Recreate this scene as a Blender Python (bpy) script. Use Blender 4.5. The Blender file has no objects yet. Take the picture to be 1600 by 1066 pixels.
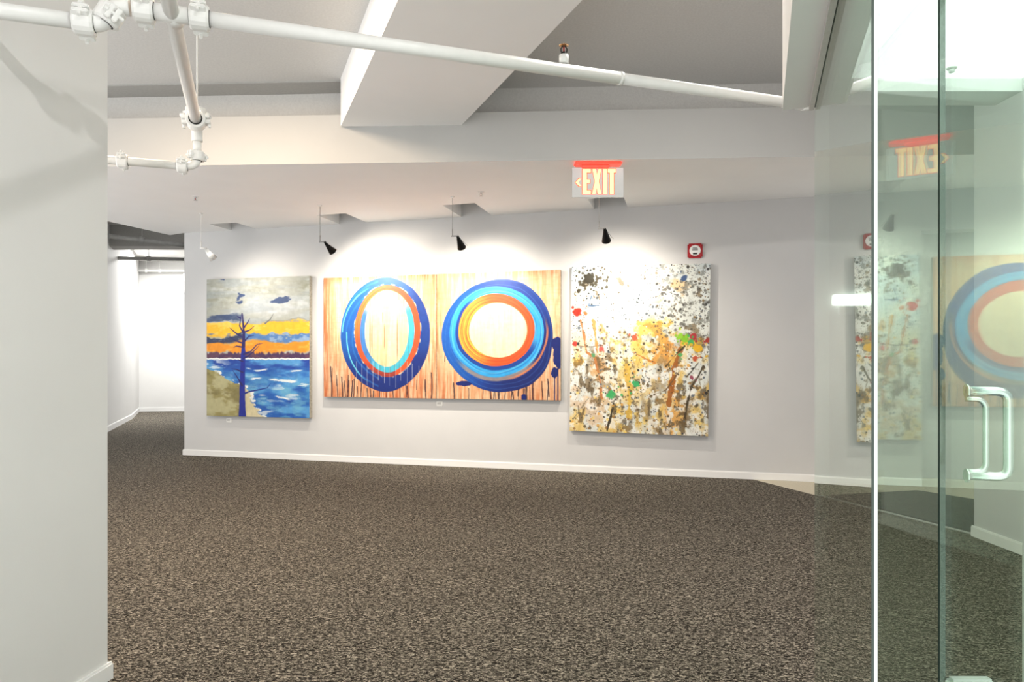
import bpy, bmesh, math
import numpy as np
from mathutils import Vector, Matrix

# ------------------------------------------------------------------ camera
EYE, F, HY = 1.25, 1050.0, 563.0          # eye height (m), focal length (px of 1600), horizon row
scene = bpy.context.scene
col = scene.collection
cam = bpy.data.cameras.new('camera'); cam_o = bpy.data.objects.new('camera', cam); col.objects.link(cam_o)
cam.sensor_width = 36.0; cam.lens = 36.0 * F / 1600.0
cam.shift_y = (HY - 533.0) / 1600.0
cam.clip_start = 0.05
cam_o.location = (0, 0, EYE); cam_o.rotation_euler = (math.radians(90), 0, 0)
scene.camera = cam_o
# ------------------------------------------------------------------ world, exposure, large lights
w = bpy.data.worlds.new('world'); scene.world = w; w.use_nodes = True
w.node_tree.nodes['Background'].inputs[0].default_value = (1.0, 0.997, 0.985, 1)
w.node_tree.nodes['Background'].inputs[1].default_value = 1.05
vs = scene.view_settings
vs.view_transform = 'Standard'; vs.look = 'None'; vs.gamma = 1.0; vs.use_curve_mapping = False
vs.exposure = 0.98

def area_light(name, loc, size, power, color=(1, 1, 1), rot=(0, 0, 0)):
    l = bpy.data.lights.new(name, 'AREA'); l.shape = 'RECTANGLE'; l.size, l.size_y = size
    l.energy = power; l.color = color
    o = bpy.data.objects.new(name, l); col.objects.link(o); o.location = loc; o.rotation_euler = rot
    return o
area_light('ceiling_light_lobby', (0.35, 0.55, 3.2), (0.2, 0.2), 105, (1, .985, .96), (0, math.radians(48), 0))
area_light('fill_light_gallery', (-2.2, 4.2, 3.6), (1.2, 0.3), 60, (1, .78, .56))  # unseen fill light, added to warm the gallery and carpet
area_light('fill_light_gallery_end', (1.3, 3.4, 3.6), (1.2, 0.3), 30, (1, .96, .9))  # unseen fill light, added for ambient at the gallery's right end
area_light('ceiling_light_corridor', (-8.0, 14.6, 3.55), (2.4, 1.2), 165, (1, .99, .97))

# ------------------------------------------------------------------ projection helpers
def at(px, py, d): return Vector(((px - 800) / F * d, d, EYE + (HY - py) / F * d))
def atZ(px, py, Z): return at(px, py, (Z - EYE) * F / (HY - py))
def gal(px):
    z = EYE * F / (135.7 + 0.0428 * px); return Vector(((px - 800) / F * z, z))
G0, G1 = gal(288), gal(1275)
ge = (G1 - G0).normalized(); gn = Vector((ge.y, -ge.x))     # along the wall, out of the wall
if gn.y > 0: gn = -gn
GROT = math.atan2(ge.y, ge.x); g3 = Vector((ge.x, ge.y, 0))

# ------------------------------------------------------------------ materials
def srgb(r, g, b):
    f = lambda c: (c / 255 / 12.92) if c / 255 <= .04045 else ((c / 255 + .055) / 1.055) ** 2.4
    return (f(r), f(g), f(b), 1)
def mat(name, color, rough=.6, metal=0, noise=0, nscale=20, bump=0, bscale=200, emit=None, estr=0, spec=.3):
    m = bpy.data.materials.new(name); m.use_nodes = True
    nt = m.node_tree; b = nt.nodes['Principled BSDF']
    b.inputs['Base Color'].default_value = color; b.inputs['Roughness'].default_value = rough
    b.inputs['Metallic'].default_value = metal; b.inputs['Specular IOR Level'].default_value = spec
    tc = nt.nodes.new('ShaderNodeTexCoord')
    if noise:
        n = nt.nodes.new('ShaderNodeTexNoise'); n.inputs['Scale'].default_value = nscale; n.inputs['Detail'].default_value = 5
        nt.links.new(tc.outputs['Object'], n.inputs['Vector'])
        r = nt.nodes.new('ShaderNodeValToRGB'); r.color_ramp.elements[0].position = .3; r.color_ramp.elements[1].position = .7
        r.color_ramp.elements[0].color = tuple(c * (1 - noise) for c in color[:3]) + (1,)
        r.color_ramp.elements[1].color = tuple(min(1, c * (1 + noise)) for c in color[:3]) + (1,)
        nt.links.new(n.outputs['Fac'], r.inputs['Fac']); nt.links.new(r.outputs['Color'], b.inputs['Base Color'])
    if bump:
        n2 = nt.nodes.new('ShaderNodeTexNoise'); n2.inputs['Scale'].default_value = bscale; n2.inputs['Detail'].default_value = 3
        nt.links.new(tc.outputs['Object'], n2.inputs['Vector'])
        bp = nt.nodes.new('ShaderNodeBump'); bp.inputs['Strength'].default_value = bump; bp.inputs['Distance'].default_value = .004
        nt.links.new(n2.outputs['Fac'], bp.inputs['Height']); nt.links.new(bp.outputs['Normal'], b.inputs['Normal'])
    if emit:
        b.inputs['Emission Color'].default_value = emit; b.inputs['Emission Strength'].default_value = estr
    return m
M = {}
M['wall'] = mat('wall_paint', (.74, .735, .72, 1), .75, noise=.015, nscale=3, bump=.05, bscale=180)
M['gallery'] = mat('gallery_wall_paint', (.60, .60, .60, 1), .8, noise=.015, nscale=3, bump=.05, bscale=180)
M['ceiling'] = mat('ceiling_paint', (.62, .615, .60, 1), .85, noise=.05, nscale=60, bump=.35, bscale=120)
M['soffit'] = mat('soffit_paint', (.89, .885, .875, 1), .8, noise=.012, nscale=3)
M['soffit_front'] = mat('soffit_paint_shaded', (.47, .47, .46, 1), .8, noise=.012, nscale=3)  # soffit paint darkened to dim the front face
M['beam'] = mat('beam_paint', (.40, .395, .38, 1), .85, noise=.06, nscale=50, bump=.3, bscale=120)
M['white'] = mat('white_trim_paint', (.82, .82, .81, 1), .45, noise=.01, nscale=10)
M['pipe'] = mat('white_pipe_enamel', (.84, .84, .82, 1), .35, noise=.02, nscale=30, spec=.5)
M['grey_pipe'] = mat('grey_pipe_enamel', (.30, .30, .29, 1), .5, noise=.1, nscale=20)
M['dark'] = mat('dark_rubber', (.025, .024, .022, 1), .6, noise=.2)
M['black_metal'] = mat('black_metal', (.012, .012, .012, 1), .4, noise=.2, spec=.4)
M['alu'] = mat('brushed_aluminium', (.62, .61, .59, 1), .4, metal=.6, noise=.05, nscale=80)
M['chrome'] = mat('satin_chrome', (.85, .85, .84, 1), .22, metal=.9, noise=.02, nscale=80)
M['brass'] = mat('brass', (.55, .30, .12, 1), .35, metal=.8, noise=.1)
M['red'] = mat('red_plastic', srgb(165, 22, 34), .45, noise=.05)
M['tile'] = mat('beige_floor', srgb(196, 188, 168), .6, noise=.12, nscale=90, bump=.1)
M['mat'] = mat('dark_mat', (.06, .065, .06, 1), .9, noise=.4, nscale=120, bump=.5)
M['card'] = mat('white_card', (.85, .85, .83, 1), .6, noise=.01)
M['ink'] = mat('grey_ink', (.08, .08, .08, 1), .6, noise=.05)
M['canvas_edge'] = mat('canvas_edge', (.40, .37, .31, 1), .8, noise=.35, nscale=40)
M['sign_plate'] = mat('grey_acrylic', (.55, .57, .57, 1), .25, noise=.02)
M['letter'] = mat('lit_letter', (.9, .5, .25, 1), .5, noise=.02, emit=srgb(255, 205, 140), estr=.75)
M['letter_rim'] = mat('red_letter_rim', srgb(235, 90, 60), .5, noise=.02, emit=srgb(255, 70, 40), estr=.55)
M['red_glow'] = mat('red_lit_canopy', srgb(250, 90, 75), .5, noise=.02, emit=srgb(255, 60, 45), estr=.55)
M['lamp_white'] = mat('lit_diffuser', (.9, .9, .9, 1), .5, noise=.01, emit=(1, .99, .96, 1), estr=3)
M['luminous'] = mat('white_ceiling_added_glow', (.85, .85, .84, 1), .6, noise=.01, emit=(1, .995, .98, 1), estr=1.1)  # emission added so the plain vestibule ceiling reads as brightly lit
M['glass_edge_dark'] = mat('shaded_green_glass_edge', (.035, .055, .045, 1), .25, noise=.05, spec=.6)
M['glass_edge'] = mat('polished_glass_edge', (.88, .93, .90, 1), .25, noise=.03, spec=.6)

def carpet_mat():
    m = bpy.data.materials.new('speckled_carpet'); m.use_nodes = True
    nt = m.node_tree; b = nt.nodes['Principled BSDF']; b.inputs['Roughness'].default_value = .95
    b.inputs['Specular IOR Level'].default_value = .1
    tc = nt.nodes.new('ShaderNodeTexCoord')
    mp = nt.nodes.new('ShaderNodeMapping'); mp.inputs['Scale'].default_value = (.7, 1.3, 1); mp.inputs['Rotation'].default_value = (0, 0, .35)
    nt.links.new(tc.outputs['Object'], mp.inputs['Vector'])
    n = nt.nodes.new('ShaderNodeTexNoise'); n.inputs['Scale'].default_value = 85; n.inputs['Detail'].default_value = 3; n.inputs['Roughness'].default_value = .75
    n.inputs['Distortion'].default_value = 1.2
    nt.links.new(mp.outputs['Vector'], n.inputs['Vector'])
    r = nt.nodes.new('ShaderNodeValToRGB')
    e = r.color_ramp.elements
    e[0].position = .41; e[0].color = srgb(20, 18, 16)
    e[1].position = .64; e[1].color = srgb(186, 177, 162)
    k = e.new(.50); k.color = srgb(63, 58, 51)
    nt.links.new(n.outputs['Fac'], r.inputs['Fac'])
    nt.links.new(r.outputs['Color'], b.inputs['Base Color'])
    bp = nt.nodes.new('ShaderNodeBump'); bp.inputs['Strength'].default_value = .8; bp.inputs['Distance'].default_value = .008
    nt.links.new(n.outputs['Fac'], bp.inputs['Height']); nt.links.new(bp.outputs['Normal'], b.inputs['Normal'])
    return m
M['carpet'] = carpet_mat()

def glass_mat():
    m = bpy.data.materials.new('tinted_glass'); m.use_nodes = True
    nt = m.node_tree; nt.nodes.clear()
    out = nt.nodes.new('ShaderNodeOutputMaterial'); mix = nt.nodes.new('ShaderNodeMixShader')
    tr = nt.nodes.new('ShaderNodeBsdfTransparent'); tr.inputs[0].default_value = (.85, .945, .89, 1)
    gl = nt.nodes.new('ShaderNodeBsdfGlossy'); gl.inputs['Roughness'].default_value = 0.0; gl.inputs['Color'].default_value = (.97, 1, .985, 1)
    geo = nt.nodes.new('ShaderNodeNewGeometry'); dot = nt.nodes.new('ShaderNodeVectorMath'); dot.operation = 'DOT_PRODUCT'
    nt.links.new(geo.outputs['Incoming'], dot.inputs[0]); nt.links.new(geo.outputs['Normal'], dot.inputs[1])
    def mth(op, a, bv):
        q = nt.nodes.new('ShaderNodeMath'); q.operation = op
        nt.links.new(a, q.inputs[0])
        if bv is not None: q.inputs[1].default_value = bv
        return q.outputs[0]
    a = mth('ABSOLUTE', dot.outputs['Value'], None)
    q = nt.nodes.new('ShaderNodeMath'); q.operation = 'SUBTRACT'; q.inputs[0].default_value = 1; nt.links.new(a, q.inputs[1])
    p = mth('POWER', q.outputs[0], 4.2); p = mth('MULTIPLY', p, .94); p = mth('ADD', p, .06)   # Fresnel rise towards grazing
    nt.links.new(p, mix.inputs[0]); nt.links.new(tr.outputs[0], mix.inputs[1]); nt.links.new(gl.outputs[0], mix.inputs[2])
    nt.links.new(mix.outputs[0], out.inputs['Surface'])
    return m
M['glass'] = glass_mat()
def paint_mat():
    m = bpy.data.materials.new('acrylic_paint'); m.use_nodes = True
    nt = m.node_tree; b = nt.nodes['Principled BSDF']; b.inputs['Roughness'].default_value = .5; b.inputs['Specular IOR Level'].default_value = .25
    a = nt.nodes.new('ShaderNodeAttribute'); a.attribute_name = 'paint'
    nt.links.new(a.outputs['Color'], b.inputs['Base Color'])
    return m
M['paint'] = paint_mat()

# ------------------------------------------------------------------ mesh helpers
def link(name, me, m, parent=None, smooth=False):
    o = bpy.data.objects.new(name, me); col.objects.link(o)
    if m is not None:
        for k in (m if isinstance(m, (list, tuple)) else [m]): me.materials.append(M[k])
    if smooth:
        for p in me.polygons: p.use_smooth = True
    if parent is not None: o.parent = parent
    return o
def from_bm(name, bm, m, parent=None, smooth=False):
    bmesh.ops.recalc_face_normals(bm, faces=bm.faces[:])
    me = bpy.data.meshes.new(name); bm.to_mesh(me); bm.free()
    return link(name, me, m, parent, smooth)
def tag(o, label=None, cat=None, group=None, kind=None):
    if label: o['label'] = label
    if cat: o['category'] = cat
    if group: o['group'] = group
    if kind: o['kind'] = kind
    return o
def empty(name, loc, rz=0):
    o = bpy.data.objects.new(name, None); col.objects.link(o); o.location = loc; o.rotation_euler = (0, 0, rz); o.empty_display_size = .1
    return o
def add_prism(bm, poly, z0, z1):
    lo = [bm.verts.new((p[0], p[1], z0)) for p in poly]; hi = [bm.verts.new((p[0], p[1], z1)) for p in poly]
    bm.faces.new(lo); bm.faces.new(hi); n = len(poly)
    for i in range(n): bm.faces.new((lo[i], lo[(i + 1) % n], hi[(i + 1) % n], hi[i]))
def prism(name, poly, z0, z1, m, parent=None):
    bm = bmesh.new(); add_prism(bm, poly, z0, z1); return from_bm(name, bm, m, parent)
def struct(name, poly, z0, z1, m, label, cat):
    o = prism(name, poly, z0, z1, m); return tag(o, label, cat, kind='structure')
def add_box(bm, c, s, bevel=0, rot=None):
    r = bmesh.ops.create_cube(bm, size=1, matrix=Matrix.Diagonal((s[0], s[1], s[2], 1)))
    vs_ = r['verts']
    if bevel:
        es = list({e for v in vs_ for e in v.link_edges})
        q = bmesh.ops.bevel(bm, geom=es, offset=bevel, segments=2, affect='EDGES')
        vs_ = list({v for f in q['faces'] for v in f.verts} | {v for v in vs_ if v.is_valid})
    mtx = Matrix.Translation(c) @ (rot.to_4x4() if rot is not None else Matrix.Identity(4))
    bmesh.ops.transform(bm, matrix=mtx, verts=vs_)
def box(name, c, s, m, parent=None, bevel=0, rot=None):
    bm = bmesh.new(); add_box(bm, c, s, bevel, rot); return from_bm(name, bm, m, parent)
def frame_of(d):
    d = Vector(d).normalized(); up = Vector((0, 0, 1)) if abs(d.z) < .95 else Vector((1, 0, 0))
    a = d.cross(up).normalized(); b = a.cross(d).normalized(); return a, b, d
def add_tube(bm, pts, rad, n=16, cap=True):
    pts = [Vector(p) for p in pts]; rads = rad if isinstance(rad, (list, tuple)) else [rad] * len(pts)
    rings = []; a_prev = None
    for i, p in enumerate(pts):
        t = (pts[min(i + 1, len(pts) - 1)] - pts[max(i - 1, 0)]).normalized()
        if a_prev is None: a, b, _ = frame_of(t)
        else:
            a = (a_prev - t * a_prev.dot(t)).normalized(); b = a.cross(t)
        a_prev = a
        rings.append([bm.verts.new(p + (a * math.cos(2 * math.pi * k / n) + b * math.sin(2 * math.pi * k / n)) * rads[i]) for k in range(n)])
    for i in range(len(rings) - 1):
        for k in range(n): bm.faces.new((rings[i][k], rings[i][(k + 1) % n], rings[i + 1][(k + 1) % n], rings[i + 1][k]))
    if cap: bm.faces.new(rings[0]); bm.faces.new(rings[-1])
def tube(name, pts, rad, m, parent=None, n=16):
    bm = bmesh.new(); add_tube(bm, pts, rad, n); o = from_bm(name, bm, m, parent)
    for p in o.data.polygons: p.use_smooth = len(p.vertices) == 4
    return o
def arc(p, q, c, n=8):           # quadratic bend from p to q with control point c
    p, q, c = Vector(p), Vector(q), Vector(c)
    return [p * (1 - t) ** 2 + c * 2 * t * (1 - t) + q * t * t for t in [i / n for i in range(n + 1)]]

# ------------------------------------------------------------------ the setting
CE = 3.65       # upper ceiling
SO, ST = 2.93, 3.345   # soffit underside and top
c1, c2 = gal(1175), Vector((3.30, 4.81))
gR = gal(1440)
tag(prism('floor', [(-2.6, .7), (6.5, .7), (6.5, 4.81), (c2.x, c2.y), (c1.x, c1.y), (c1.x + .1, 19), (-12, 19), (-10.5, 11.5), (-6, 6.2), (-2.6, 2.2)], -.05, 0, 'carpet'),
    'dark speckled grey-brown carpet covering the gallery floor', 'floor', kind='structure')
tag(prism('floor', [(c2.x, c2.y), (6.5, 4.81), (6.5, 8.5), (c1.x + .03, 8.5), (c1.x, c1.y)], -.05, -.002, 'tile'),
    'beige hard floor beyond the diagonal carpet edge', 'floor', kind='structure')
tag(prism('ceiling', [(-12, -3.2), (6.5, -3.2), (6.5, 19), (-12, 19)], CE, CE + .1, 'ceiling'),
    'grey textured upper ceiling above the pipes', 'ceiling', kind='structure')
# gallery wall: a slab behind the paintings, its left end makes the corridor corner
back = -gn * .22
struct('wall_back', [G0, gR, gR + back, G0 + back], 0, CE, 'gallery', 'light grey gallery wall behind the four paintings', 'wall')
bt, bh = .014, .075
def bboard(name, a, b, nrm, label, ext=(0, 0), h_=bh):
    a, b, nrm = Vector(a), Vector(b), Vector(nrm).normalized(); d = (b - a).normalized()
    a = a - d * ext[0]; b = b + d * ext[1]
    bm = bmesh.new(); add_prism(bm, [a, b, b + nrm * bt, a + nrm * bt], 0, h_ - .008)
    add_prism(bm, [a, b, b + nrm * bt * .6, a + nrm * bt * .6], h_ - .008, h_)
    return tag(from_bm(name, bm, 'white'), label, 'baseboard', kind='structure')
bboard('baseboard_back', G0, gR, gn, 'white baseboard along the gallery wall below the paintings', (bt, 0))
bboard('baseboard_back_end', G0 + back, G0, -ge, 'short white baseboard round the corner at the corridor opening', (0, 0))
# recess at the right end of the gallery wall, seen through the glass
r0 = gR - gn * .55; r1 = gR + ge * 1.6
struct('wall_right_recess', [r0, r0 + ge * 1.9, r0 + ge * 1.9 - gn * .1, r0 - gn * .1], 0, CE, 'gallery', 'grey wall at the back of the recess beyond the glass door', 'wall')
struct('trim_1', [gR, gR + ge * 1.9, gR + ge * 1.9 - gn * .2, gR - gn * .2], 2.53, CE, 'gallery', 'grey lintel over the recess beyond the glass door', 'lintel')
# wall block standing right behind the glass door
struct('wall_right', [(3.28, 3.0), (3.28, 4.77), (6.0, 4.77), (6.0, 3.0)], 0, CE, 'gallery', 'pale wall corner seen low through the glass door', 'wall')
bboard('baseboard_right', (3.28, 3.0), (3.28, 4.77), (-1, 0), 'white baseboard on the wall corner behind the glass door', (0, bt))
struct('wall_right_light_block', [(2.0, 2.2), (3.28, 3.0), (3.28, 3.1), (2.0, 2.3)], 0, CE, 'gallery', 'unseen grey wall added to block light behind the glass door', 'wall')  # added out of view to keep stray light off the wall corner
# near partition on the left
pd = Vector((.1155, .9933)); pE = Vector((-1.583, 2.63)); pn = Vector((pd.y, -pd.x))
pA = pE - pd * 5.5
struct('wall_left', [pA, pE, pE - pn * .25, pA - pn * .25], 0, CE, 'wall', 'bright white near partition wall filling the left edge', 'wall')
bboard('baseboard_left', pA, pE, pn, 'white baseboard at the foot of the near left partition', (0, bt), .066)
bboard('baseboard_left_end', pE, pE - pn * .25, pd, 'white baseboard across the end of the near left partition', (0, 0), .066)
# corridor beyond the gallery corner
cor = [(-5.9, 8.9), (-7.05, 11.7), (-8.08, 14.27), (-9.05, 16.3), (-3.6, 17.35)]
for i, (nm, m_, lab) in enumerate((('wall_corridor_left', 'wall', 'white side wall of the corridor nearest the left partition'),
                   ('wall_corridor_left_bend', 'wall', 'second white facet of the corridor side wall, where it bends'),
                   ('wall_corridor_left_far', 'wall', 'far facet of the corridor side wall beside the end wall'),
                   ('wall_corridor_end', 'wall', 'bright white end wall of the corridor'))):
    a, b = Vector(cor[i]), Vector(cor[i + 1]); d = (b - a).normalized(); nrm = Vector((d.y, -d.x))
    struct(nm, [a, b, b - nrm * .15, a - nrm * .15], 0, CE, m_, lab, 'wall')
    bboard('baseboard_' + nm[5:], a, b, nrm, 'white baseboard under the ' + lab[lab.index('white ') + 6:] if 'white ' in lab else 'white baseboard under the far facet of the corridor side wall', (0, 0), .1)
struct('ceiling_beam_corridor', [(-9.0, 11.9), (-4.3, 11.9), (-4.3, 12.3), (-9.0, 12.3)], 3.27, CE, 'beam', 'dark grey ceiling beam crossing the corridor entrance', 'beam')
# soffit with four notches along the gallery wall
def gp(px, out=0.): return gal(px) + gn * out
nw = .37
pts = [(-5.6, 5.928), (-3.51, 5.83), (2.51, 5.547), (5.4, 5.411)]
pts += [gR + ge * 1.6 + gn * .0]
for pxE, nd in ((981, .50), (768, .62), (573, .52), (400, .40)):
    e_ = gal(pxE); b_ = e_ - ge * nw
    pts += [e_, e_ + gn * nd, b_ + gn * nd, b_]
pts += [G0, (-4.59, 9.02)]
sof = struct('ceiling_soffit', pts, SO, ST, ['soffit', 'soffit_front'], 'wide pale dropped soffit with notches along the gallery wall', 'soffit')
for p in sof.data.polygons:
    if p.normal.y < -.9: p.material_index = 1           # front face: same soffit paint, shade put into the colour
# ceiling edge strips over the soffit
def fy(X, y0): return y0 - .047 * X
struct('ceiling_beam_left', [(-6, fy(-6, 5.94)), (-1.2, fy(-1.2, 5.94)), (-1.2, 7.4), (-6, 7.4)], 3.2, CE, 'ceiling', 'grey wall band above the soffit, left of the diagonal bulkhead', 'beam')
struct('ceiling_shade_strip', [(-6, fy(-6, 5.69)), (-1.2, fy(-1.2, 5.69)), (-1.2, fy(-1.2, 5.94)), (-6, fy(-6, 5.94))], CE - .012, CE, 'beam', 'flat ceiling strip coloured darker for the shade before the band above the soffit', 'ceiling strip')  # ceiling shade painted in as a thin dark strip
struct('ceiling_beam_right', [(-1.2, fy(-1.2, 5.93)), (5, fy(5, 5.93)), (5, 7.0), (-1.2, 7.4)], 3.2, CE, 'ceiling', 'grey wall band above the soffit, right of the diagonal bulkhead', 'beam')
# diagonal boxed bulkhead under the ceiling
def dl(Y): return -.629 - .4124 * (Y - 3.71)
struct('ceiling_bulkhead', [(dl(.6), .6), (dl(.6) + 1.018, .6), (dl(5.72) + 1.018, 5.72), (dl(5.72), 5.72)], 3.24, CE, 'soffit', 'white boxed bulkhead running diagonally under the ceiling to the soffit', 'bulkhead')
# bulkhead over the fixed glass and the vestibule ceiling
ph1 = math.radians(20.25); d1 = Vector((math.sin(ph1), math.cos(ph1))); n1 = Vector((math.cos(ph1), -math.sin(ph1)))
m1f = Vector((1.131, 2.50)); m1n = Vector((.661, 1.226))
HB = 2.205
bf = m1f + d1 * .03
struct('wall_right_bulkhead', [bf - n1 * .115, bf + n1 * .095, bf + n1 * .095 - d1 * 3.6, bf - n1 * .115 - d1 * 3.6], HB, CE, 'wall', 'narrow wall panel above the frameless glass, hung from the ceiling', 'bulkhead')
va = bf + n1 * .095
struct('trim_2', [(va.x - .005, 2.41), (1.83, 2.41), (1.83, 2.545), (va.x + .03, 2.545)], HB + .01, 3.2, 'wall', 'white cross header at the far side of the vestibule ceiling', 'header')
struct('ceiling_vestibule', [(va.x - .03, 2.41), (va.x - d1.x * 3.2, 2.41 - d1.y * 3.2), (1.83, -.6), (1.83, 2.41)], 2.262, 2.32, 'luminous', 'low white ceiling behind the glass door with an added glow', 'ceiling')
struct('wall_right_vestibule', [(1.83, -3), (1.83, 2.41), (2.0, 2.41), (2.0, -3)], 0, 3.2, 'gallery', 'grey wall edge at the extreme right behind the glass door', 'wall')

# ------------------------------------------------------------------ frameless glass
def pane(name, a, b, z0, z1, parent=None, th=.010, edges=(1, 1)):
    """glass slab between plan points a, b with polished edge strips as parts"""
    a, b = Vector(a), Vector(b); d = (b - a).normalized(); nn = Vector((d.y, -d.x)) * th / 2
    g = prism(name, [a + nn, b + nn, b - nn, a - nn], z0, z1, 'glass', parent)
    for k, p in ((0, a), (1, b)):
        if edges[k]:
            s = -d if k == 0 else d; e_ = p + s * .0005
            for j0, j1, mm in ((-1, .1, 'glass_edge'), (.1, 1, 'glass_edge_dark')) if edges[k] == 1 else ((-1, 1, 'glass_edge_dark'),):
                prism('glass_edge', [e_ + nn * j0, e_ + s * .0015 + nn * j0, e_ + s * .0015 + nn * j1, e_ + nn * j1], z0, z1, mm, g)
    return g
g1 = pane('window_1', m1f, m1n, .0, HB - .022, edges=(0, 1))
tag(g1, 'tall fixed glass panel under the dark-lined head channel', 'glass panel', kind='structure')
# head channel: two aluminium lips with the dark joint between
ch = empty('trim_3', (m1f.x, m1f.y, HB)); tag(ch, 'aluminium head channel with a dark gasket above the fixed glass', 'channel', kind='structure')
def chan(name, o0, o1, z0, z1, m):
    a = m1f + d1 * .004; b = m1f - d1 * 2.4
    o = prism(name, [a + n1 * o0, b + n1 * o0, b + n1 * o1, a + n1 * o1], z0, z1, m); o.parent = ch; o.matrix_parent_inverse = Matrix.Translation((-m1f.x, -m1f.y, -HB))
chan('channel_lip', -.024, -.007, HB - .022, HB, 'alu'); chan('channel_lip', .007, .016, HB - .022, HB, 'alu'); chan('gasket', -.007, .007, HB - .012, HB, 'dark')
# second glass plane: sidelight and swinging door
ph2 = math.radians(14.5); d2 = Vector((math.sin(ph2), math.cos(ph2))); n2 = Vector((math.cos(ph2), -math.sin(ph2)))
def m2(px):
    z = 434 * EYE / (px - 1071.5); return Vector(((px - 800) / F * z, z))
sA, sB = m2(1364), m2(1471.0)
g2 = pane('window_2', sA, sB + d2 * .004, 0, 2.20, edges=(0, 2))
tag(g2, 'glass sidelight between the fixed panel and the glass door', 'glass panel', kind='structure')
dA = m2(1472.5); dB = dA - d2 * .90
door = empty('door_1', (dA.x, dA.y, 0)); tag(door, 'frameless glass door with a chrome pull handle', 'door', kind='structure')
def to_door(o):
    o.parent = door; o.matrix_parent_inverse = Matrix.Translation((-dA.x, -dA.y, 0)); return o
to_door(pane('glass_leaf', dA - d2 * .002, dB, .012, 2.20, edges=(2, 1)))
def handle(off, top, bot, rad, mount):
    b = m2(1504); zt, zb = EYE - top / F * b.y, EYE - bot / F * b.y
    o1 = n2 * .005; o2 = n2 * off
    P = lambda o, z: Vector((b.x + o.x, b.y + o.y, z))
    rr = .020; u = (o2 - o1).normalized() * rr
    pts = [P(o1, zt)] + arc(P(o2 - u, zt), P(o2, zt - rr), P(o2, zt)) + arc(P(o2, zb + rr), P(o2 - u, zb), P(o2, zb)) + [P(o1, zb)]
    h_ = to_door(tube('pull_handle', pts, rad, 'chrome', n=14)); h_['label'] = 'chrome pull handle'
    if mount:
        for z in (zt, zb): tube('handle_base', [P(o1, z), P(o1 + (o2 - o1) * .06, z)], .013, 'chrome', h_, 14)
handle(.074, 48, 180, .0085, True); handle(.038, 60, 174, .0055, False)
lz = EYE - 492 / F * dA.y
bm = bmesh.new(); add_box(bm, (dA.x + .048, dA.y - .012, lz - .03), (.092, .030, .06), .008)
lk = to_door(from_bm('lock_case', bm, 'white')); lk['label'] = 'pale metal lock case low on the door edge'
# dark mat and metal strip at the carpet edge
ed = (c2 - c1).normalized(); en = Vector((-ed.y, ed.x))
if en.x < 0: en = -en
q0 = c1 + ed * .95 + en * .06; q1 = c2 - ed * .05 + en * .06
tag(prism('door_mat', [q0, q1, q1 + en * 1.3, q0 + en * 1.0 + ed * .1], -.002, .010, 'mat'), 'dark floor mat on the beige floor beyond the glass', 'mat')
tag(prism('trim_4', [c1 + ed * .9, c2, c2 + en * .03, c1 + ed * .9 + en * .03], -.003, .006, 'alu'), 'metal threshold strip along the carpet edge behind the glass', 'threshold', kind='structure')

# ------------------------------------------------------------------ sprinkler pipes
PZ = 2.375; PR = .0245
pipe = empty('sprinkler_pipe', (0, 0, 0))
A = lambda px, py: atZ(px, py, PZ)
a_r, a_l = A(1254, 163.7), A(330, 30.5)
ad = (a_r - a_l).normalized()
tj = A(272, 22.3); tj = a_l + ad * (tj - a_l).dot(ad)
b_near = A(262, 0); b_far = A(305.5, 186)
bd = (b_far - b_near).normalized()
pipe.location = (a_l.x, a_l.y, PZ)
tag(pipe, 'white sprinkler pipe network with clamped joints hanging below the ceiling', 'pipe')
def to_pipe(o):
    o.parent = pipe; o.matrix_parent_inverse = Matrix.Translation((-a_l.x, -a_l.y, -PZ)); return o
def coupling(p, d, r, roll=0.):
    p = Vector(p); a, b, t = frame_of(d)
    a2 = a * math.cos(roll) + b * math.sin(roll); b2 = -a * math.sin(roll) + b * math.cos(roll)
    bm = bmesh.new(); L = r * 1.2
    prof = [(-L * 1.02, r * 1.02), (-L, r * 1.5), (-L * .75, r * 1.68), (L * .75, r * 1.68), (L, r * 1.5), (L * 1.02, r * 1.02)]
    add_tube(bm, [p + t * s for s, _ in prof], [q for _, q in prof], 18)
    R3 = Matrix((a2, t, b2)).transposed()
    c = to_pipe(from_bm('coupling', bm, 'pipe'))
    for s in (-1, 1):                                    # split bolt pads with their bolt, rubber lip at each end
        for k in (-1, 1):
            bm = bmesh.new(); add_box(bm, p + a2 * s * r * 1.8 + b2 * k * r * .42, (r * 1.0, r * 1.9, r * .62), r * .12, R3)
            from_bm('bolt_pad', bm, 'pipe', c)
        q = p + a2 * s * r * 2.05
        bm = bmesh.new(); pr = [(-1.3, .24), (.7, .24), (.7, .42), (1.15, .42)]
        add_tube(bm, [q + b2 * r * z for z, _ in pr], [r * w_ for _, w_ in pr], 8)
        from_bm('bolt', bm, 'pipe', c)
        bm = bmesh.new(); add_tube(bm, [p + t * s * L, p + t * s * (L + r * .07)], r * 1.12, 18)
        from_bm('gasket', bm, 'dark', c)
    return c
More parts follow.
